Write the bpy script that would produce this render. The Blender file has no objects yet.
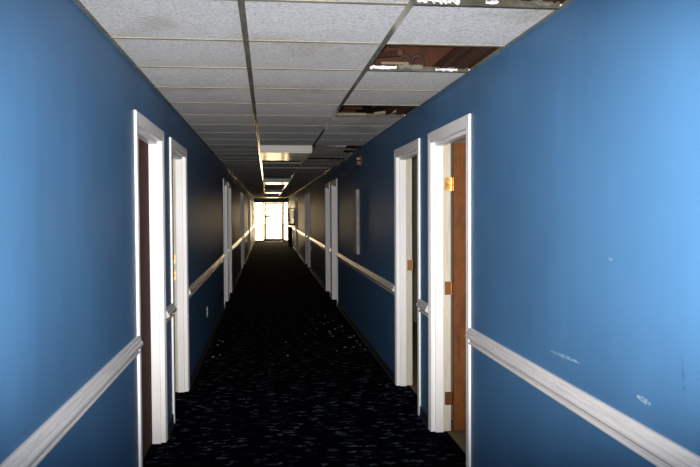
import bpy, bmesh, math, random
from mathutils import Vector, Matrix
random.seed(7)
sc = bpy.context.scene
COL = sc.collection

# ------------------------------------------------------------------ dimensions (metres)
A, B = 0.675, 1.099          # left wall at X=-A, right wall at X=+B, corridor runs along +Y
FL = .026                    # carpet surface
H = 1.516                    # eye height
C = 2.267                    # suspended ceiling height
T = 0.61                     # ceiling tile
Y0 = 2.585                   # first cross tee seen
M1, M2 = -0.086, 0.523       # main runners
YB, YE = -2.0, 37.5          # back and far end of the corridor
WT = 0.127                   # wall thickness
PAIRS = [3.80, 11.27, 18.55, 25.85, 33.1]
DW = 1.0                    # door outer width (outside of casings)
GAPS = {-1: 1.34, 1: 1.30}                   # start of second door of a pair
CW = 0.07                    # casing width
ZT = 1.976                   # opening height

# ------------------------------------------------------------------ materials
def mat(name, col, rough=0.5, metal=0.0, spec=0.5):
    m = bpy.data.materials.new(name); m.use_nodes = True
    p = m.node_tree.nodes['Principled BSDF']
    p.inputs['Base Color'].default_value = (*col, 1)
    p.inputs['Roughness'].default_value = rough
    p.inputs['Metallic'].default_value = metal
    p.inputs['Specular IOR Level'].default_value = spec
    return m

class N:
    def __init__(s, m):
        s.t = m.node_tree; s.n = s.t.nodes; s.p = s.n['Principled BSDF']
        s.co = s.n.new('ShaderNodeTexCoord').outputs['Object']
    def link(s, a, b): s.t.links.new(a, b)
    def mapping(s, scale=(1, 1, 1), loc=(0, 0, 0), rot=(0, 0, 0), kind='POINT', src=None):
        k = s.n.new('ShaderNodeMapping'); k.vector_type = kind
        k.inputs['Scale'].default_value = scale; k.inputs['Location'].default_value = loc; k.inputs['Rotation'].default_value = rot
        s.link(src or s.co, k.inputs['Vector']); return k.outputs[0]
    def noise(s, scale, detail=3, rough=.5, vec=None, dist=0):
        k = s.n.new('ShaderNodeTexNoise'); k.inputs['Scale'].default_value = scale
        k.inputs['Detail'].default_value = detail; k.inputs['Roughness'].default_value = rough
        k.inputs['Distortion'].default_value = dist
        s.link(vec or s.co, k.inputs['Vector']); return k.outputs['Fac']
    def ramp(s, fac, stops):
        k = s.n.new('ShaderNodeValToRGB'); e = k.color_ramp.elements
        while len(e) < len(stops): e.new(.5)
        for el, (pos, c) in zip(e, stops):
            el.position = pos; el.color = (*c, 1) if len(c) == 3 else c
        s.link(fac, k.inputs[0]); return k.outputs[0]
    def mix(s, fac, a, b, mode='MIX'):
        k = s.n.new('ShaderNodeMix'); k.data_type = 'RGBA'; k.blend_type = mode
        for sock, v in ((k.inputs[0], fac), (k.inputs[6], a), (k.inputs[7], b)):
            if hasattr(v, 'links') or hasattr(v, 'is_linked'): s.link(v, sock)
            elif isinstance(v, (int, float)): sock.default_value = v
            else: sock.default_value = (*v, 1)
        return k.outputs[2]
    def math(s, op, a, b=0.0):
        k = s.n.new('ShaderNodeMath'); k.operation = op
        for sock, v in ((k.inputs[0], a), (k.inputs[1], b)):
            if isinstance(v, (int, float)): sock.default_value = v
            else: s.link(v, sock)
        return k.outputs[0]
    def bump(s, h, strength=.3, dist=.01):
        k = s.n.new('ShaderNodeBump'); k.inputs['Strength'].default_value = strength; k.inputs['Distance'].default_value = dist
        s.link(h, k.inputs['Height']); s.link(k.outputs[0], s.p.inputs['Normal'])
    def base(s, c): s.link(c, s.p.inputs['Base Color'])

def wall_material(name, scuffs):
    m = mat(name, (.03, .13, .29), .46, 0, .2); n = N(m)
    v = n.noise(1.3, 4, .6)
    c = n.ramp(v, [(.3, (.041, .110, .214)), (.7, (.051, .135, .258))])
    for (y, z, ang, ry, rz, col) in scuffs:
        g = n.n.new('ShaderNodeTexGradient'); g.gradient_type = 'SPHERICAL'
        n.link(n.mapping((.4, ry, rz), (B, y, z), (ang, 0, 0), 'TEXTURE'), g.inputs[0])
        k = n.math('MULTIPLY', n.math('GREATER_THAN', g.outputs['Fac'], .1), n.ramp(n.noise(60, 4, .7), [(.42, (0, 0, 0)), (.62, (.75, .75, .75))]))
        c = n.mix(k, c, col)
    n.base(c)
    wave = n.noise(1.0, 3, .6, n.mapping((0, 2.2, .12)))
    n.bump(n.math('ADD', n.math('MULTIPLY', n.noise(170, 3, .6), .05), wave), .45, .012)
    return m

SC = [(2.56, .972, -.03, .155, .007, (.30, .40, .46)), (1.99, .957, .06, .045, .010, (.32, .42, .48)),
      (1.79, 1.07, 1.5, .06, .007, (.02, .055, .11)), (2.2, 1.36, .2, .02, .005, (.16, .26, .36))]
M_wall_r = wall_material('blue_paint_scuffed', SC)
M_wall_l = wall_material('blue_paint', [])

M_trim = mat('white_trim_paint', (.74, .71, .70), .38)
n = N(M_trim); n.base(n.ramp(n.noise(7, 4, .6, n.mapping((1, 1, .25))), [(.25, (.76, .73, .72)), (.6, (.84, .81, .80))]))
M_rail = mat('white_rail_paint', (.7, .68, .67), .24, 0, .9)
n = N(M_rail); n.base(n.ramp(n.noise(3, 5, .7, n.mapping((14, 1, 30))), [(.32, (.44, .41, .40)), (.55, (.54, .51, .50))]))
M_cream = mat('cream_bare_jamb', (.52, .46, .36), .55)
n = N(M_cream); n.base(n.ramp(n.noise(4, 4, .6, n.mapping((20, 20, 1.5))), [(.3, (.44, .385, .29)), (.7, (.58, .52, .42))]))
M_cut = mat('raw_white_cut', (.8, .8, .78), .6)

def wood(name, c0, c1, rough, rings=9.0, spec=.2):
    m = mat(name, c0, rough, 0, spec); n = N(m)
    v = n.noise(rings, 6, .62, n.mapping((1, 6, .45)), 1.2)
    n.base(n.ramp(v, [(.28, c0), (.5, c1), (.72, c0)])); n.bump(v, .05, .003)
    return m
M_door = wood('red_brown_door_veneer', (.080, .023, .005), (.150, .048, .010), .5)
M_door_dark = wood('dark_brown_door_veneer', (.080, .038, .030), (.115, .056, .044), .8, 9.0, .03)
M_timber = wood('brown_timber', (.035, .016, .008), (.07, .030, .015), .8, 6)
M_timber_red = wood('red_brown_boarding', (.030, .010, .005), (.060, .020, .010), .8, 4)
M_pale = wood('pale_lath', (.11, .09, .06), (.18, .15, .105), .8, 6)

M_brass = mat('tarnished_brass', (.62, .32, .10), .38, 1.0)
n = N(M_brass); n.base(n.ramp(n.noise(60, 4, .7), [(.35, (.30, .13, .04)), (.6, (.80, .46, .16))]))
M_bronze = mat('dark_bronze', (.22, .10, .04), .45, 1.0)
M_steel = mat('dull_steel', (.42, .42, .42), .35, 1.0)
M_tee = mat('yellowed_tee_paint', (.40, .37, .29), .6, 0, .2)
n = N(M_tee); n.base(n.ramp(n.noise(6, 5, .7), [(.3, (.20, .175, .12)), (.65, (.30, .275, .21))]))
M_tee_old = mat('grimy_tee_paint', (.12, .105, .08), .6, 0, .2)
n = N(M_tee_old); n.base(n.ramp(n.noise(9, 5, .7), [(.3, (.035, .03, .02)), (.65, (.10, .09, .068))]))
M_main = mat('grey_runner_metal', (.34, .32, .26), .10, .35)
n = N(M_main); n.base(n.ramp(n.noise(5, 5, .7), [(.3, (.22, .205, .155)), (.65, (.36, .34, .27))]))

M_tile = mat('mineral_fibre_tile', (.66, .65, .66), .9, 0, .15)
n = N(M_tile)
vor = n.n.new('ShaderNodeTexVoronoi'); vor.inputs['Scale'].default_value = 75; n.link(n.co, vor.inputs['Vector'])
fine = n.noise(62, 5, .8)
# one grey per tile: white noise of the cell number
wn = n.n.new('ShaderNodeTexWhiteNoise'); wn.noise_dimensions = '2D'
sn = n.n.new('ShaderNodeVectorMath'); sn.operation = 'FLOOR'
n.link(n.mapping((1 / T, 1 / T, 1), (-M1 / T, -Y0 / T, 0)), sn.inputs[0]); n.link(sn.outputs[0], wn.inputs['Vector'])
sp = n.ramp(fine, [(.36, (.60, .575, .555)), (.5, (.83, .80, .78)), (.62, (.93, .90, .88))])
tv = n.ramp(wn.outputs['Value'], [(0, (.84, .83, .82)), (1, (.95, .95, .95))])
st = n.ramp(n.noise(1.7, 5, .6), [(.25, (.72, .66, .56)), (.45, (1, 1, 1))])
n.base(n.mix(1.0, n.mix(1.0, sp, tv, 'MULTIPLY'), st, 'MULTIPLY'))
n.bump(n.math('ADD', fine, vor.outputs['Distance']), .5, .006)
M_slump = mat('slumped_tile', (.38, .36, .31), .95, 0, .1)
n = N(M_slump); n.base(n.ramp(n.noise(7, 5, .7), [(.3, (.24, .22, .18)), (.65, (.46, .43, .37))]))
M_torn = mat('torn_white_fibre', (.80, .79, .76), .9)
n = N(M_torn); n.bump(n.noise(60, 4, .7), .8, .01)
M_dirty = mat('dirty_tile', (.20, .18, .15), .95, 0, .1)
n = N(M_dirty); n.base(n.ramp(n.noise(7, 5, .7), [(.3, (.09, .078, .055)), (.65, (.20, .185, .15))]))

M_carpet = mat('navy_carpet', (.006, .009, .018), 1.0, 0, .012)
n = N(M_carpet)
dn_ = n.n.new('ShaderNodeTexNoise'); dn_.inputs['Scale'].default_value = 13; dn_.inputs['Detail'].default_value = 2; n.link(n.co, dn_.inputs['Vector'])
sub = n.n.new('ShaderNodeVectorMath'); sub.operation = 'MULTIPLY_ADD'
sub.inputs[1].default_value = (.11, .09, 0); n.link(dn_.outputs['Color'], sub.inputs[0]); n.link(n.co, sub.inputs[2])
vo = n.n.new('ShaderNodeTexVoronoi'); vo.voronoi_dimensions = '2D'; vo.inputs['Scale'].default_value = 1
n.link(n.mapping((6.6, 14.5, 1), src=sub.outputs[0]), vo.inputs['Vector'])
blot = n.ramp(vo.outputs['Distance'], [(.17, (1, 1, 1)), (.27, (0, 0, 0))])
br = n.mix(1.0, n.ramp(n.noise(34, 3, .6), [(.42, (.05, .05, .05)), (.58, (1, 1, 1))]), n.ramp(n.noise(5, 2, .5, n.mapping((1, 1, 1), (2, 5, 0))), [(.40, (.15, .15, .15)), (.58, (1, 1, 1))]), 'MULTIPLY')
hue = n.ramp(n.noise(4, 2, .5, n.mapping((1, 1, 1), (9, 2, 0))), [(.38, (.060, .056, .085)), (.5, (.080, .100, .110)), (.64, (.045, .080, .12))])
pile = n.noise(420, 2, .7)
cc = n.mix(n.mix(1.0, blot, br, 'MULTIPLY'), (.0007, .0010, .0030), hue)
n.base(cc)
n.bump(pile, .15, .002)
M_base = mat('dark_vinyl_base', (.010, .016, .024), .5)
M_basetop = mat('base_lip', (.10, .085, .06), .5)
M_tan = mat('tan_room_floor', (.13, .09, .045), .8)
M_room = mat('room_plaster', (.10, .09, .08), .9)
M_white_metal = mat('white_enamel', (.36, .355, .33), .35, 0, .4)
M_diff = mat('cream_diffuser', (.80, .78, .70), .17, 0, 1.0)
M_cab = mat('aged_white_enamel', (.27, .26, .23), .5, 0, .2)
M_black = mat('black_plastic', (.012, .012, .012), .4)
M_red = mat('red_plastic', (.11, .020, .013), .5)
M_lens = mat('clear_lens', (.20, .15, .11), .4)
M_alu = mat('bronze_aluminium', (.10, .095, .09), .5, .5)
M_brown = mat('brown_enamel', (.05, .028, .015), .8, 0, .1)
M_conc = mat('pale_concrete', (.60, .57, .52), .9)
n = N(M_conc); n.base(n.ramp(n.noise(3, 5, .6), [(.3, (.52, .49, .44)), (.7, (.66, .63, .58))]))
M_outer = mat('end_wall_plaster', (.10, .11, .11), .7)
M_crumb = mat('plaster_crumb', (.13, .09, .065), .95)
M_cable = mat('grey_brown_cable', (.035, .018, .011), .8)
M_white_plastic = mat('ivory_plastic', (.55, .52, .45), .4)

def glass_mat():
    m = bpy.data.materials.new('door_glass'); m.use_nodes = True; t = m.node_tree
    t.nodes.clear()
    o = t.nodes.new('ShaderNodeOutputMaterial'); mx = t.nodes.new('ShaderNodeMixShader')
    tr = t.nodes.new('ShaderNodeBsdfTransparent'); gl = t.nodes.new('ShaderNodeBsdfGlossy'); gl.inputs['Roughness'].default_value = .02
    fr = t.nodes.new('ShaderNodeFresnel'); fr.inputs['IOR'].default_value = 1.45
    t.links.new(fr.outputs[0], mx.inputs[0]); t.links.new(tr.outputs[0], mx.inputs[1]); t.links.new(gl.outputs[0], mx.inputs[2])
    t.links.new(mx.outputs[0], o.inputs[0]); return m
M_glass = glass_mat()

# ------------------------------------------------------------------ helpers
def props(o, label=None, cat=None, group=None, kind=None):
    if label: o['label'] = label
    if cat: o['category'] = cat
    if group: o['group'] = group
    if kind: o['kind'] = kind
    return o

def obj(name, bm, material, parent=None, smooth=False, bevel=0.0):
    bmesh.ops.recalc_face_normals(bm, faces=bm.faces)
    me = bpy.data.meshes.new(name); bm.to_mesh(me); bm.free()
    for m in (material if isinstance(material, (list, tuple)) else [material]): me.materials.append(m)
    if smooth:
        for p in me.polygons: p.use_smooth = True
    o = bpy.data.objects.new(name, me); COL.objects.link(o)
    if parent: o.parent = parent
    if bevel:
        b = o.modifiers.new('bevel', 'BEVEL'); b.width = bevel; b.segments = 2; b.limit_method = 'ANGLE'
    return o

def empty(name, loc=(0, 0, 0)):
    o = bpy.data.objects.new(name, None); o.location = loc; o.empty_display_size = .1; COL.objects.link(o); return o

def box(bm, x0, x1, y0, y1, z0, z1, mi=0, M=None):
    vs = [bm.verts.new((x, y, z)) for x in (x0, x1) for y in (y0, y1) for z in (z0, z1)]
    if M is not None:
        for v in vs: v.co = M @ v.co
    for f in ((0, 1, 3, 2), (4, 6, 7, 5), (0, 4, 5, 1), (2, 3, 7, 6), (0, 2, 6, 4), (1, 5, 7, 3)):
        bm.faces.new([vs[i] for i in f]).material_index = mi
    return bm
def BX(*a, **k): return box(bmesh.new(), *a, **k)

def tube(bm, pts, r, seg=8):
    rings = []
    pts = [Vector(p) for p in pts]
    for i, p in enumerate(pts):
        d = (pts[min(i + 1, len(pts) - 1)] - pts[max(i - 1, 0)]).normalized()
        u = d.cross(Vector((0, 0, 1)));  u = u if u.length > .05 else d.cross(Vector((1, 0, 0)))
        u.normalize(); w = d.cross(u)
        rings.append([bm.verts.new(p + (u * math.cos(t) + w * math.sin(t)) * r) for t in [2 * math.pi * k / seg for k in range(seg)]])
    for a, b in zip(rings, rings[1:]):
        for k in range(seg): bm.faces.new((a[k], a[(k + 1) % seg], b[(k + 1) % seg], b[k]))
    bm.faces.new(rings[0]); bm.faces.new(rings[-1]); return bm

def extrude_profile_y(bm, prof, y0, y1):
    """prof: list of (x,z), closed; swept along Y with caps."""
    a = [bm.verts.new((x, y0, z)) for x, z in prof]; b = [bm.verts.new((x, y1, z)) for x, z in prof]
    k = len(prof)
    for i in range(k): bm.faces.new((a[i], a[(i + 1) % k], b[(i + 1) % k], b[i]))
    bm.faces.new(a); bm.faces.new(b); return bm

def ragged(bm, x0, x1, yc, depth, z, thick, nseg=10, seed=1, M=None):
    """a torn strip of fibre board with a ragged outline, lying around y=yc"""
    r = random.Random(seed)
    top, bot = [], []
    outline = []
    for i in range(nseg + 1):
        x = x0 + (x1 - x0) * i / nseg; outline.append((x, yc - depth * (.35 + .65 * r.random())))
    for i in range(nseg, -1, -1):
        x = x0 + (x1 - x0) * i / nseg; outline.append((x, yc + depth * .3 * r.random()))
    for (x, y) in outline:
        dz = thick * .6 * (r.random() - .5)
        top.append(bm.verts.new((x, y, z + thick + dz))); bot.append(bm.verts.new((x, y, z + dz)))
    if M is not None:
        for v in top + bot: v.co = M @ v.co
    k = len(outline)
    bm.faces.new(top); bm.faces.new(bot[::-1])
    for i in range(k): bm.faces.new((top[i], bot[i], bot[(i + 1) % k], top[(i + 1) % k]))
    bmesh.ops.triangulate(bm, faces=[f for f in bm.faces if len(f.verts) > 4])
    return bm

# ------------------------------------------------------------------ room shell
bm = BX(-A - .10, B + .10, YB, YE, -.1, FL); props(obj('floor', bm, M_carpet), 'navy patterned carpet floor of the corridor', 'floor', kind='structure')

def X(side, d): return (-A - d) if side < 0 else (B + d)   # d > 0 goes into the wall

def wall(side, name, m):
    holes = [(p + k + CW - .02, p + k + DW - CW + .02) for p in PAIRS for k in (0, GAPS[side])]
    ys = sorted({YB, YE} | {y for h in holes for y in h}); zs = [0, ZT + .02, C + .02]
    solid = lambda i, j: 0 <= i < len(ys) - 1 and 0 <= j < 2 and not (j == 0 and any(abs(ys[i] - h[0]) < 1e-6 for h in holes))
    bm = bmesh.new(); cache = {}
    def V(d, i, j):
        if (d, i, j) not in cache: cache[(d, i, j)] = bm.verts.new((X(side, WT * d), ys[i], zs[j]))
        return cache[(d, i, j)]
    for i in range(len(ys) - 1):
        for j in range(2):
            if not solid(i, j): continue
            for d in (0, 1): bm.faces.new((V(d, i, j), V(d, i + 1, j), V(d, i + 1, j + 1), V(d, i, j + 1)))
            for (ni, nj, e) in ((i - 1, j, ((i, j), (i, j + 1))), (i + 1, j, ((i + 1, j), (i + 1, j + 1))), (i, j - 1, ((i, j), (i + 1, j))), (i, j + 1, ((i, j + 1), (i + 1, j + 1)))):
                if not solid(ni, nj): bm.faces.new((V(0, *e[0]), V(0, *e[1]), V(1, *e[1]), V(1, *e[0])))
    return obj(name, bm, m)
props(wall(-1, 'wall_left', M_wall_l), 'blue painted left wall of the corridor', 'wall', kind='structure')
props(wall(1, 'wall_right', M_wall_r), 'blue painted right wall of the corridor with pale scuff marks', 'wall', kind='structure')
props(obj('wall_back', BX(-A - WT, B + WT, YB - .1, YB, 0, 2.95), M_wall_l), kind='structure', label='blue wall closing the corridor behind the viewpoint', cat='wall')
# end wall: only a header above the glazed entrance
props(obj('wall_end', BX(-A - WT, B + WT, YE, YE + .15, 2.08, 2.95), M_outer), kind='structure', label='dark header above the bright glazed entrance', cat='wall')
# space above the suspended ceiling
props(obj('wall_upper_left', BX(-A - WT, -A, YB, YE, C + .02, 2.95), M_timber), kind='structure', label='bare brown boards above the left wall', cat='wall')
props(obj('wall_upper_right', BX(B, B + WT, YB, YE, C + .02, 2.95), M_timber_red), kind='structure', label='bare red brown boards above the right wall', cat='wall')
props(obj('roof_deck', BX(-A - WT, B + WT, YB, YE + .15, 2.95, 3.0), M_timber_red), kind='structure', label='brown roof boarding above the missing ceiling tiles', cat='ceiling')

# ceiling tiles resting in the grid
MISSING = {(2, -1), (2, 1), (2, 4), (2, 9), (2, 10), (2, 12), (2, 15), (1, 9), (1, 10), (1, 12), (1, 13), (1, 15), (1, 22), (1, 23), (1, 35), (1, 36), (1, 48), (1, 49)}
cols = [(-A, M1), (M1, M2), (M2, B)]
bm = bmesh.new(); k = -7
while Y0 + T * k < YE:
    for ci, (x0, x1) in enumerate(cols):
        if (ci, k) not in MISSING:
            y0 = max(Y0 + T * k, YB); y1 = min(Y0 + T * (k + 1), YE)
            box(bm, x0 + .003, x1 - .003, y0 + .003, y1 - .003, C + .0035, C + .019)
    k += 1
KMAX = k
props(obj('ceiling', bm, M_tile), 'suspended ceiling of speckled off-white tiles with several missing on the right', 'ceiling', kind='structure')

def tee_y(bm, x, y0, y1):
    box(bm, x - .0125, x + .0125, y0, y1, C, C + .003); box(bm, x - .0015, x + .0015, y0, y1, C + .003, C + .04)
def tee_x(bm, y, x0, x1):
    box(bm, x0, x1, y - .0115, y + .0115, C - .0006, C + .0025); box(bm, x0, x1, y - .0015, y + .0015, C + .0025, C + .027)
for i, x in enumerate((M1, M2)):
    bm = bmesh.new(); tee_y(bm, x, YB, YE)
    props(obj('trim_%d' % (1 + i), bm, M_main), ['grey main runner of the ceiling grid nearer the left wall', 'grey main runner of the ceiling grid nearer the right wall'][i], 'ceiling grid', kind='structure')
bm = bmesh.new()
for k in range(-7, KMAX):
    y = Y0 + T * k
    if y > YB + .02:
        for ci, (x0, x1) in enumerate(cols):
            if ci == 2 and k in (0, 2, 5, 9, 10, 11, 12, 13): continue
            tee_x(bm, y, x0 + .0126, x1 - .0126)
props(obj('trim_3', bm, M_tee), 'thin yellowed cross tees of the ceiling grid', 'ceiling grid', kind='structure')
bm = bmesh.new()
for k in (0, 2, 5, 9, 10, 11, 12, 13): tee_x(bm, Y0 + T * k, M2 + .0126, B - .0126)
props(obj('trim_90', bm, M_tee_old), 'grimy cross tees edging the broken ceiling holes on the right', 'ceiling grid', kind='structure')
for i, s in enumerate((-1, 1)):
    bm = bmesh.new(); x = X(s, 0)
    box(bm, min(x, x - s * .022), max(x, x - s * .022), YB, YE, C - .0005, C + .002)
    box(bm, min(x, x - s * .002), max(x, x - s * .002), YB, YE, C + .002, C + .022)
    props(obj('trim_%d' % (4 + i), bm, M_main), ['wall angle where the ceiling meets the left wall', 'wall angle where the ceiling meets the right wall'][i], 'ceiling grid', kind='structure')

# ------------------------------------------------------------------ chair rails and baseboards
RAIL = [(0, .793), (.012, .793), (.0155, .796), (.0155, .801), (.012, .804), (.009, .806), (.009, .816), (.016, .825), (.0205, .829), (.0205, .8315),
        (.030, .8325), (.0335, .837), (.0325, .845), (.0285, .853), (.0245, .854), (.0240, .8565), (.0245, .859), (.0200, .868), (.0165, .869), (.0160, .8715), (.0165, .873), (.012, .882), (.009, .884), (0, .884)]
def segments(s):
    segs = []; y = YB
    for p in PAIRS:
        segs += [(y, p), (p + DW, p + GAPS[s])]; y = p + GAPS[s] + DW
    return segs + [(y, YE - .03)]
tn = 6
WH = {0: 'nearest the camera', 1: 'in the short gap between the two nearest doors', 2: 'beyond the second door', 3: 'in the gap between the second pair of doors'}
for s, nm in ((-1, 'left'), (1, 'right')):
    for i, (y0, y1) in enumerate(segments(s)):
        if y1 - y0 < .05: continue
        bm = bmesh.new(); extrude_profile_y(bm, [(X(s, -d), z) for d, z in RAIL], y0 + .001, y1 - .001)
        if i == 1: pass
        o = obj('trim_%d' % tn, bm, M_rail); tn += 1
        w = WH.get(i, 'far down the corridor, stretch %d' % (i + 1))
        props(o, 'white moulded chair rail on the %s wall %s' % (nm, w), 'chair rail', kind='structure')
    bm = bmesh.new()
    for (y0, y1) in segments(s):
        prof = [(X(s, -d), z) for d, z in ((0, FL), (.016, FL), (.009, FL + .012), (.007, .096), (.004, .10), (0, .10))]
        extrude_profile_y(bm, prof, y0 + .001, y1 - .001)
    props(obj('baseboard_' + nm, bm, M_base), 'dark vinyl baseboard along the %s wall' % nm, 'baseboard', kind='structure')

# ------------------------------------------------------------------ doors
CASE = [(0, .008), (.006, .010), (.024, .011), (.027, .009), (.031, .012), (.058, .014), (.066, .013), (.07, .011), (.07, 0), (0, 0)]  # (u outwards, protrusion)
def casing_bm(side, y0, y1, zt):
    bm = bmesh.new(); rows = []
    for u, p in CASE:
        x = X(side, -p)
        rows.append([bm.verts.new(v) for v in ((x, y0 - u, 0), (x, y0 - u, zt + u), (x, y1 + u, zt + u), (x, y1 + u, 0))])
    k = len(rows)
    for i in range(k):
        a, b = rows[i], rows[(i + 1) % k]
        for j in range(3): bm.faces.new((a[j], a[j + 1], b[j + 1], b[j]))
    bm.faces.new([r[0] for r in rows]); bm.faces.new([r[3] for r in rows]); return bm

def bxs(side, d0, d1, y0, y1, z0, z1, bm=None, mi=0):
    a, b = X(side, d0), X(side, d1)
    return box(bm or bmesh.new(), min(a, b), max(a, b), y0, y1, z0, z1, mi)

def frame(side, p, root, cream):
    y0, y1 = p + CW, p + DW - CW
    bm = bmesh.new()
    # jamb legs and head, then the stop (white); the rebate strip behind the stop is bare cream
    D0, D1 = -.0, WT
    for (a, b) in ((y0 - .019, y0), (y1, y1 + .019)): bxs(side, D0, D1, a, b, 0, ZT + .019, bm)
    bxs(side, D0, D1, y0, y1, ZT, ZT + .019, bm)
    obj('jamb', bm, M_trim, root)
    bm = bmesh.new()
    for (a, b) in ((y0, y0 + .02), (y1 - .02, y1)): bxs(side, .020, .074, a, b, 0, ZT, bm)
    bxs(side, .020, .074, y0 + .02, y1 - .02, ZT - .02, ZT, bm)
    obj('door_stop', bm, M_trim, root, bevel=.002)
    if cream:
        bm = bmesh.new()
        for (a, b) in ((y0, y0 + .0015), (y1 - .0015, y1)): bxs(side, .075, WT + .001, a, b, 0, ZT, bm)
        bxs(side, .075, WT + .001, y0 + .0015, y1 - .0015, ZT - .0015, ZT, bm)
        obj('hinge_rebate', bm, M_cream, root)['label'] = 'cream rebate of the jamb'
    obj('casing', casing_bm(side, y0, y1, ZT), M_trim, root)
    return y0, y1

def hinge(side, y1, z, root, m, leaf=True):
    bm = bmesh.new()
    bxs(side, WT - .040, WT, y1 - .004, y1 - .0016, z - .045, z + .045, bm)
    for k in range(3):
        for dd in (.012, .028):
            cx = X(side, WT - dd)
            tube(bm, [(cx, y1 - .004, z - .03 + .03 * k), (cx, y1 - .0055, z - .03 + .03 * k)], .0035, 8)
    kx = X(side, WT + .005)
    for k in range(5):
        tube(bm, [(kx, y1 - .006, z - .045 + .018 * k + .0006), (kx, y1 - .006, z - .045 + .018 * (k + 1) - .0006)], .006, 10)
    if leaf:
        bxs(side, WT + .0085, WT + .0105, y1 - .05, y1 - .008, z - .045, z + .045, bm)
    return obj('hinge', bm, m, root)

def knob(side, d, y, z, parent, axis=(-1, 0), m=None):
    """door knob on face at depth d, pointing into the corridor"""
    bm = bmesh.new(); dx = X(side, -1) - X(side, 0)
    prof = [(0, .032), (.006, .032), (.008, .014), (.03, .012), (.034, .022), (.044, .028), (.056, .024), (.062, .010), (.063, .002)]
    rings = []
    for t, r in prof:
        rings.append([bm.verts.new((X(side, d - t), y + r * math.cos(a), z + r * math.sin(a))) for a in [2 * math.pi * i / 16 for i in range(16)]])
    for a, b in zip(rings, rings[1:]):
        for i in range(16): bm.faces.new((a[i], a[(i + 1) % 16], b[(i + 1) % 16], b[i]))
    bm.faces.new(rings[0]); bm.faces.new(rings[-1])
    return obj('knob', bm, m or M_brass, parent, smooth=True)

dn = 1
ORD = ['nearest', 'second', 'third', 'fourth', 'fifth', 'sixth', 'seventh', 'eighth', 'ninth', 'tenth']
proto = {}
def copy_tree(o, parent=None):
    c = o.copy(); COL.objects.link(c)
    if parent: c.parent = parent
    for ch in list(o.children): copy_tree(ch, c)
    return c
for side, nm in ((-1, 'left'), (1, 'right')):
    for i in range(10):
        p = PAIRS[i // 2] + (GAPS[side] if i % 2 else 0)
        special = i < 2
        kind = {(-1, 0): 'closed', (-1, 1): 'gone_in', (1, 0): 'open', (1, 1): 'removed'}.get((side, i), 'closed')
        txt = {('closed', 0): 'white framed doorway with dark brown door shut, nearest on the left wall',
               ('gone_in', 1): 'white framed doorway with brass strike plate on its cream jamb, second on the left wall',
               ('open', 0): 'white framed doorway with red brown door standing open on brass hinges, nearest on the right wall',
               ('removed', 1): 'white framed doorway with dark interior and bare hinges, second on the right wall'}.get((kind, i))
        lab = txt if special else 'white framed doorway with dark door, %s along the %s wall' % (ORD[i], nm)
        if not special and side in proto:
            root = copy_tree(proto[side]); root.location = (0, p, 0); root.name = 'door_%d' % dn
        else:
            root = empty('door_%d' % dn, (0, p, 0))
            y0, y1 = frame(side, 0, root, kind != 'closed')
            leafm = M_door if kind == 'open' else M_door_dark
            if kind == 'closed':
                lf = obj('door_leaf', bxs(side, .077, .122, y0 + .003, y1 - .003, .032, ZT - .004), leafm, root, bevel=.002)
                knob(side, .077, y0 + .07, .93, lf)
                for z in (.25, 1.0, 1.75): hinge(side, y1, z, root, M_bronze, leaf=False)
            elif kind == 'open':
                # swung a right angle into the room on the far jamb
                xh = X(side, WT + .012); w = y1 - y0 - .006
                lf = obj('door_leaf', BX(xh, xh + w, y1 - .052, y1 - .008, .042, ZT - .004), leafm, root, bevel=.002)
                kb = bmesh.new(); tube(kb, [(xh + w - .07, y1 - .052, .93), (xh + w - .07, y1 - .10, .93)], .012, 12)
                tube(kb, [(xh + w - .07, y1 - .095, .93), (xh + w - .07, y1 - .125, .93)], .027, 16)
                obj('knob', kb, M_brass, lf)
                for z, m in ((.25, M_bronze), (1.0, M_bronze), (1.70, M_brass)): hinge(side, y1, z, root, m)
            elif kind == 'removed':
                hinge(side, y1, 1.06, root, M_bronze, leaf=False)
            else:
                xh = X(side, WT + .012); w = y1 - y0 - .006
                lf = obj('door_leaf', BX(xh - w, xh, y0 + .008, y0 + .052, .042, ZT - .004), leafm, root, bevel=.002)
                kb = bmesh.new(); tube(kb, [(xh - w + .07, y0 + .008, .93), (xh - w + .07, y0 - .03, .93)], .02, 12); obj('knob', kb, M_brass, lf)
                bm = bmesh.new(); bxs(side, .082, .118, y1 - .0035, y1 - .0016, .96, 1.04, bm); bxs(side, .082, .118, y1 - .0035, y1 - .0016, 1.10, 1.17, bm)
                obj('strike_plate', bm, M_brass, root)
            if not special: proto[side] = root
        props(root, lab, 'doorway', kind='structure'); dn += 1

# rooms behind the open doors; unseen shells added behind shut ones to block sky
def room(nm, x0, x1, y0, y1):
    lab = 'dark room behind the %s' % nm
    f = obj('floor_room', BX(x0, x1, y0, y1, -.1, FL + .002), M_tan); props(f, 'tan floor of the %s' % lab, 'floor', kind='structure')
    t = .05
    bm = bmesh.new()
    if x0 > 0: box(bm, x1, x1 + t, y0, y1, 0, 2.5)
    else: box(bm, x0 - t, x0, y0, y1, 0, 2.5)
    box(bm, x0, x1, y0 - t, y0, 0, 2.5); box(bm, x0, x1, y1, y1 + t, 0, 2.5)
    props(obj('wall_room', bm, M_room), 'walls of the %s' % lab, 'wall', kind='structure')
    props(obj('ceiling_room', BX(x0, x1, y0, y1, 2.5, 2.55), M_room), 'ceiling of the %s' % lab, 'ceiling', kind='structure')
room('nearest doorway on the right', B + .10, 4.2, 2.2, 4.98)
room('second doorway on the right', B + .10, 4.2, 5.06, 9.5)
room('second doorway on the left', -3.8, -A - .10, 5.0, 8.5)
room('shut doorway nearest on the left, unseen and added to block light', -3.8, -A - .10, 2.2, 4.93)
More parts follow.
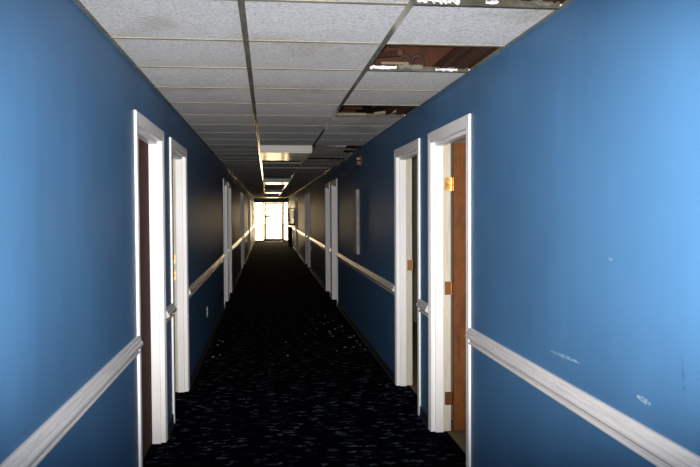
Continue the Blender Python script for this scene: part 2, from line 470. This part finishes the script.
for i, p in enumerate(PAIRS[1:]):
    room('shut doors of pair %d on the right, unseen and added to block light' % (i + 2), B + .10, 4.2, p - 1, p + 3.4)
    room('shut doors of pair %d on the left, unseen and added to block light' % (i + 2), -3.8, -A - .10, p - 1, p + 3.4)

# ------------------------------------------------------------------ far entrance
yg = YE + .05
FZ = 2.08
def fr(bm, x0, x1, z0, z1): box(bm, x0, x1, YE + .02, YE + .08, z0, z1)
bm = bmesh.new()
for x0, x1 in ((-A, -A + .05), (-.22, -.15), (.82, .89), (B - .05, B)): fr(bm, x0, x1, 0, FZ)
for x0, x1 in ((-A + .05, -.22), (-.15, .82), (.89, B - .05)): fr(bm, x0, x1, FZ - .06, FZ)
props(obj('trim_%d' % tn, bm, M_alu), 'thin metal frame of the bright glazed entrance', 'door frame', kind='structure'); tn += 1
for i, (x0, x1) in enumerate(((-A + .05, -.22), (.89, B - .05))):
    w = empty('window_%d' % (i + 1), (0, YE, 0))
    bm = BX(x0, x1, .02, .07, 0, .08)
    obj('sill', bm, M_alu, w); obj('pane', BX(x0, x1, .046, .052, .08, FZ - .06), M_glass, w)
    props(w, 'bright glazed sidelight to the %s of the far entrance door' % ('left', 'right')[i], 'window', kind='structure')
d = empty('door_%d' % dn, (0, YE, 0)); dn += 1
bm = bmesh.new(); x0, x1, z1 = -.145, .815, FZ - .065
for a in ((x0, x0 + .09, .03, z1), (x1 - .09, x1, .03, z1), (x0 + .09, x1 - .09, .03, .16), (x0 + .09, x1 - .09, z1 - .07, z1)):
    box(bm, a[0], a[1], .03, .07, a[2], a[3])
obj('door_frame', bm, M_alu, d); obj('pane', BX(x0 + .09, x1 - .09, .047, .053, .16, z1 - .07), M_glass, d)
bm = bmesh.new(); box(bm, -.12, .16, -.03, .03, 1.27, 1.36); box(bm, -.10, -.05, -.05, .03, 1.24, 1.42)
obj('latch_box', bm, M_brown, d, bevel=.01); bm = bmesh.new(); box(bm, -.02, .16, -.03, .03, 1.10, 1.14); obj('handle', bm, M_bronze, d, bevel=.008)
props(d, 'bright glazed entrance door at the far end of the corridor', 'door', kind='structure')
props(obj('ground', BX(-30, 30, YE + .0, YE + 60, -.14, -.02), M_conc), 'sunlit pale concrete outside the entrance', 'ground', kind='structure')
o = obj('door_mat', BX(-.1, .72, YE - .75, YE - .12, FL + .001, FL + .014), mat('grey_mat', (.16, .14, .15), .9), bevel=.004)
props(o, 'grey mat on the carpet in front of the far entrance door', 'mat')

# ------------------------------------------------------------------ ceiling light fixtures
FIX = ['nearest box ceiling light with grey front and bright glossy underside', 'second box ceiling light down the corridor, a thin bright bar',
       'third box ceiling light down the corridor, a smaller bright bar', 'farthest box ceiling light, just in front of the entrance']
def light_fixture():
    r = empty('ceiling_light', (0, 0, 0))
    x0, x1, L = M1 + .013, M2 - .013, 2 * T - .03
    bm = bmesh.new(); z0 = -.072
    box(bm, x0, x1, 0, .012, z0, 0.03); box(bm, x0, x1, L - .012, L, z0, .03)
    box(bm, x0, x0 + .012, .012, L - .012, z0, .03); box(bm, x1 - .012, x1, .012, L - .012, z0, .03); box(bm, x0 + .012, x1 - .012, .012, L - .012, .02, .03)
    obj('housing', bm, M_white_metal, r, bevel=.002)
    bm = bmesh.new(); box(bm, x0 + .008, x1 - .008, .008, L - .008, z0 - .010, z0 - .001); obj('diffuser', bm, M_diff, r, bevel=.003)
    return r
for i, k in enumerate((9, 22, 35, 48)):
    if i == 0: L0 = light_fixture(); o = L0
    else: o = copy_tree(L0)
    o.location = (0, Y0 + T * k + .015, C); o.rotation_euler = (0, .006, 0)   # slight tilt added so the undersides mirror more of the bright entrance
    props(o, FIX[i], 'ceiling light', 'box ceiling lights')

# ------------------------------------------------------------------ things above / in the broken ceiling
for i in range(17):
    y = 2.75 + .61 * i
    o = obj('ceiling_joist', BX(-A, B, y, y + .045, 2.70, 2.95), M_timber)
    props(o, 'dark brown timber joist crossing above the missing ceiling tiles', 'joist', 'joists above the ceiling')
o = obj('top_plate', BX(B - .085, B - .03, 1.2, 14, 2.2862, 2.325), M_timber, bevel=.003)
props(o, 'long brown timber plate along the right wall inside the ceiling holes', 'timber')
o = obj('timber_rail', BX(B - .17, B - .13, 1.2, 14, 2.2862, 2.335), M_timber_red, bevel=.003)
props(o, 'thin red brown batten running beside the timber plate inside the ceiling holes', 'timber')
# middle hole
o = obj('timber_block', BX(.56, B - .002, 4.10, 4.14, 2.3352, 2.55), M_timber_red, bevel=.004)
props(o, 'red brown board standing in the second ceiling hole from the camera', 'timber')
Mx = Matrix.Translation((.60, 3.80, 2.35)) @ Matrix.Rotation(.25, 4, 'Z') @ Matrix.Rotation(.16, 4, 'X')
bm = BX(-.014, .014, -.27, .27, -.014, .014, M=Mx)
props(obj('timber_strut', bm, M_timber, bevel=.003), 'diagonal brown strut at the left of the second ceiling hole', 'timber')
props(obj('lath', BX(.62, .77, 3.86, 3.88, 2.315, 2.328), M_pale), 'short pale lath lying across the second ceiling hole', 'lath')
for cx, nm_ in ((.765, 'left'), (.835, 'right')):
    bm = bmesh.new(); tube(bm, [(cx + .030 * math.cos(t), 3.93 + .02 * math.sin(t * .7), 2.335 + .048 * math.sin(t)) for t in [math.pi * (-.1 + 1.2 * j / 14) for j in range(15)]], .009)
    props(obj('conduit', bm, M_cable, smooth=True), '%s of two looped brown conduits inside the second ceiling hole' % nm_, 'conduit')
bm = bmesh.new(); tube(bm, [(.69 + .03 * math.sin(j * .9), 3.7 + .03 * j, 2.42 - .02 * math.sin(j * .5)) for j in range(9)], .006)
props(obj('cable', bm, M_cable, smooth=True), 'thin wavy cable above the second ceiling hole', 'cable')
# nearest hole: torn white fibre on the far tee
def torn(x0, x1, y, z, depth, seed, lab, tilt=0, m=None, n_=12, th=.006):
    Mx = Matrix.Translation((0, y, z)) @ Matrix.Rotation(tilt, 4, 'X')
    bm = ragged(bmesh.new(), x0, x1, 0, depth, 0, th, n_, seed, Mx)
    return props(obj('torn_tile', bm, m or M_torn), lab, 'torn ceiling tile', 'torn ceiling tile scraps')
k1 = Y0
torn(M2 + .02, .70, k1 - .006, C + .024, .040, 3, 'long white torn scrap on the edge of the nearest ceiling hole', .9, n_=18)
torn(.80, .85, k1 - .006, C + .016, .012, 5, 'small white torn scrap mid-edge of the nearest ceiling hole', .9, n_=6)
torn(.92, 1.05, k1 - .012, C + .022, .03, 6, 'grey torn scrap at the right edge of the nearest ceiling hole', .9, M_dirty, 8)
k2 = Y0 + 2 * T
torn(M2 + .02, .69, k2 - .012, C + .020, .018, 8, 'white torn scrap at the left edge of the second ceiling hole', 1.25)
torn(.70, .83, k2 - .012, C + .027, .03, 12, 'dirty torn scrap in the middle edge of the second ceiling hole', 1.25, M_dirty)
torn(.90, 1.02, k2 - .012, C + .012, .014, 9, 'white torn scrap at the right edge of the second ceiling hole', 1.25, n_=8)
torn(.50, .66, Y0 + T + .08, C + .022, .07, 21, 'torn corner of tile left at the near edge of the second ceiling hole', .0, M_dirty)
# third hole: pale lath, cables
k5 = Y0 + 5 * T
props(obj('lath', BX(M2 + .02, .78, k5 - .03, k5 - .012, C + .006, C + .026), M_pale), 'pale lath along the left edge of the third ceiling hole', 'lath')
Mx = Matrix.Translation((.94, k5 - .03, C + .034)) @ Matrix.Rotation(-.12, 4, 'Y')
props(obj('lath', BX(-.10, .10, -.01, .01, -.010, .010, M=Mx), M_pale), 'tilted pale lath at the right edge of the third ceiling hole', 'lath')
bm = bmesh.new(); tube(bm, [(.70 + .018 * j, k5 - .36 + .022 * j, C + .14 - .016 * (6 - abs(6 - j)) + .0 * j) for j in range(12)], .009)
props(obj('cable', bm, M_cable, smooth=True), 'sagging cable inside the third ceiling hole', 'cable')
Mx = Matrix.Translation((.80, k5 - .12, C + .16)) @ Matrix.Rotation(.6, 4, 'Z')
props(obj('timber_strut', BX(-.02, .02, -.25, .25, -.02, .02, M=Mx), M_timber), 'slanted brown strut inside the third ceiling hole', 'timber')
# fourth hole beside the fixture: a tile hanging down
k9 = Y0 + 9 * T
Mx = Matrix.Translation((M2 + .03, k9 + .02, C + .01)) @ Matrix.Rotation(-.10, 4, 'X') @ Matrix.Rotation(.04, 4, 'Y')
bm = BX(0, .34, 0, .56, -.008, .008, M=Mx)
props(obj('sagging_tile', bm, M_slump), 'dirty ceiling tile sagging out of the grid beside the nearest ceiling light', 'ceiling tile')
Mx = Matrix.Translation((M2 + .03, k9 + T + .03, C - .03)) @ Matrix.Rotation(.22, 4, 'X')
props(obj('sagging_tile', BX(0, .36, 0, .5, -.008, .008, M=Mx), M_slump), 'dirty tile slumped further back behind the one beside the ceiling light', 'ceiling tile')

# ------------------------------------------------------------------ things on the walls
r = empty('wall_cabinet', (B, 8.55, 1.008))
bm = bmesh.new(); box(bm, -.034, 0, 0, .32, 0, .78); obj('body', bm, M_cab, r, bevel=.003)
bm = bmesh.new(); box(bm, -.040, -.0345, .015, .305, .015, .765); obj('door', bm, M_cab, r, bevel=.002)
for z0, z1 in ((.45, .68), (.10, .30)): obj('edge_slot', BX(-.022, -.012, -.003, -.0002, z0, z1), M_black, r)['label'] = 'dark slot in the near side'
obj('latch', BX(-.028, -.010, -.010, -.0002, .35, .40), M_bronze, r, bevel=.003)
props(r, 'narrow white cabinet fixed to the right wall beyond the second door', 'cabinet')

r = empty('fire_alarm', (B, 8.35, 2.115))
obj('back_plate', BX(-.010, 0, -.055, .055, -.06, .06), M_red, r, bevel=.004)
obj('horn', BX(-.06, -.010, -.045, .045, -.055, .0), M_red, r, bevel=.008)
obj('strobe_lens', BX(-.06, -.010, -.02, .02, .010, .04), M_lens, r, bevel=.006)
props(r, 'small red alarm high on the right wall above the white cabinet', 'alarm')

r = empty('power_outlet', (-A, 8.1, .42))
obj('cover_plate', BX(0, .006, -.036, .036, -.058, .058), M_white_plastic, r, bevel=.002)
for z in (-.025, .025):
    so = obj('socket', BX(.006, .009, -.017, .017, z - .014, z + .014), M_white_plastic, r, bevel=.002)
    bm = bmesh.new(); box(bm, .0088, .0095, -.008, -.006, z - .005, z + .006); box(bm, .0088, .0095, .006, .008, z - .005, z + .006); obj('slot', bm, M_black, so)
props(r, 'ivory power outlet low on the left wall beyond the second door', 'outlet')

r = empty('payphone', (B, 28.4, 1.02))
bm = bmesh.new()
box(bm, -.27, 0, .01, .28, 0, .05); box(bm, -.27, 0, .01, .28, .64, .68); box(bm, -.27, -.225, .01, .28, .05, .64); box(bm, -.035, 0, .01, .28, .05, .64)
obj('hood', bm, M_brown, r, bevel=.004)
obj('back_pane', BX(-.225, -.035, .14, .146, .05, .64), M_glass, r)
bm = bmesh.new(); box(bm, -.12, -.04, .02, .13, .25, .55); obj('unit', bm, M_steel, r, bevel=.006)
props(r, 'brown rimmed glazed box projecting from the right wall near the far entrance', 'wall box')
r = empty('waste_bin', (B - .11, 31.5, FL))
obj('body', BX(-.09, .09, -.14, .14, 0, .80), M_brown, r, bevel=.01); obj('lid', BX(-.1, .1, -.15, .15, .801, .86), M_brown, r, bevel=.015)
props(r, 'brown bin standing against the right wall near the far entrance', 'bin')

# ------------------------------------------------------------------ debris on the carpet
rr = random.Random(11)
def lump(x, y, s, h):
    bm = bmesh.new(); k = rr.randint(5, 7); top = []; bot = []
    for i in range(k):
        a = 2 * math.pi * i / k; r = s * (.6 + .5 * rr.random())
        bot.append(bm.verts.new((r * math.cos(a), r * math.sin(a) * .8, 0))); top.append(bm.verts.new((r * .7 * math.cos(a), r * .6 * math.sin(a), h * (.6 + .6 * rr.random()))))
    bm.faces.new(top); bm.faces.new(bot[::-1])
    for i in range(k): bm.faces.new((bot[i], bot[(i + 1) % k], top[(i + 1) % k], top[i]))
    return bm
for i in range(26):
    y = 7.4 + 3.0 * rr.random(); x = B - .06 - abs(rr.gauss(0, .28))
    o = obj('tile_crumb', lump(x, y, .008 + .018 * rr.random() ** 2, .010), M_crumb); o.location = (max(x, .2), y, FL + .001)
    props(o, 'small pale crumb of fallen tile on the carpet by the right wall', 'debris', 'fallen crumbs by the right wall')
for i in range(5):
    o = obj('tile_crumb', lump(0, 0, .012 + .01 * rr.random(), .01), M_crumb); o.location = (-A + .08 + .15 * rr.random(), 7.4 + 1.3 * rr.random(), FL + .001)
    props(o, 'small pale crumb of fallen tile on the carpet by the left wall', 'debris', 'fallen crumbs by the left wall')
for i in range(8):
    o = obj('rubble_piece', lump(0, 0, .04 + .025 * rr.random(), .05 + .08 * rr.random()), M_crumb)
    o.location = (-.58 + .135 * (i % 4), YE - .45 + .2 * (i // 4), FL + .001)
    props(o, 'dark lump of rubble at the left foot of the far entrance', 'debris', 'rubble left of the far door', 'thing')
for i in range(4):
    o = obj('rubble_piece', lump(0, 0, .04 + .02 * rr.random(), .05 + .09 * rr.random()), M_dirty)
    o.location = (.82 + .135 * (i % 2), YE - .45 + .2 * (i // 2), FL + .001)
    props(o, 'pale lump of rubble at the right foot of the far entrance', 'debris', 'rubble right of the far door', 'thing')

# ------------------------------------------------------------------ camera
cd = bpy.data.cameras.new('camera'); cam = bpy.data.objects.new('camera', cd); COL.objects.link(cam)
f, yaw, pitch, roll = 717.9, .1146, -.0297, -.0052
cd.sensor_width = 36; cd.lens = f / 700 * 36; cd.clip_start = .02; cd.clip_end = 300
fw = Vector((math.sin(yaw) * math.cos(pitch), math.cos(yaw) * math.cos(pitch), math.sin(pitch)))
rt = Vector((math.cos(yaw), -math.sin(yaw), 0)); up = rt.cross(fw)
rt2 = rt * math.cos(roll) + up * math.sin(roll); up2 = up * math.cos(roll) - rt * math.sin(roll)
cam.matrix_world = Matrix(((rt2.x, up2.x, -fw.x, 0), (rt2.y, up2.y, -fw.y, 0), (rt2.z, up2.z, -fw.z, H), (0, 0, 0, 1)))
sc.camera = cam

# ------------------------------------------------------------------ light: the camera's own flash, daylight through the entrance
# the flash head throws a beam that is wide across and narrow up and down
fl = bpy.data.lights.new('flash', 'SPOT'); fl.energy = 1300; fl.shadow_soft_size = .02; fl.color = (1, .985, .96)
fl.spot_size = math.radians(46); fl.spot_blend = 1.0
fo = bpy.data.objects.new('flash', fl); COL.objects.link(fo)
fo.location = (-.03, 0, H + .02); fo.rotation_euler = (math.radians(90 - .5), 0, -yaw); fo.scale = (9, 1, 1)
w = bpy.data.worlds.new('world'); sc.world = w; w.use_nodes = True
bg = w.node_tree.nodes['Background']; bg.inputs[0].default_value = (1.0, .74, .42, 1); bg.inputs[1].default_value = 17
pl = bpy.data.lights.new('entrance_portal', 'AREA'); pl.shape = 'RECTANGLE'; pl.size = A + B; pl.size_y = 2.05
pl.cycles.is_portal = True
po = bpy.data.objects.new('entrance_portal', pl); po.location = ((B - A) / 2, YE + .12, 1.03); po.rotation_euler = (math.radians(-90), 0, 0); COL.objects.link(po)

vs = sc.view_settings; vs.view_transform = 'Standard'; vs.look = 'None'; vs.gamma = 1; vs.exposure = 0; vs.use_curve_mapping = False

sc.cycles.diffuse_bounces = 2
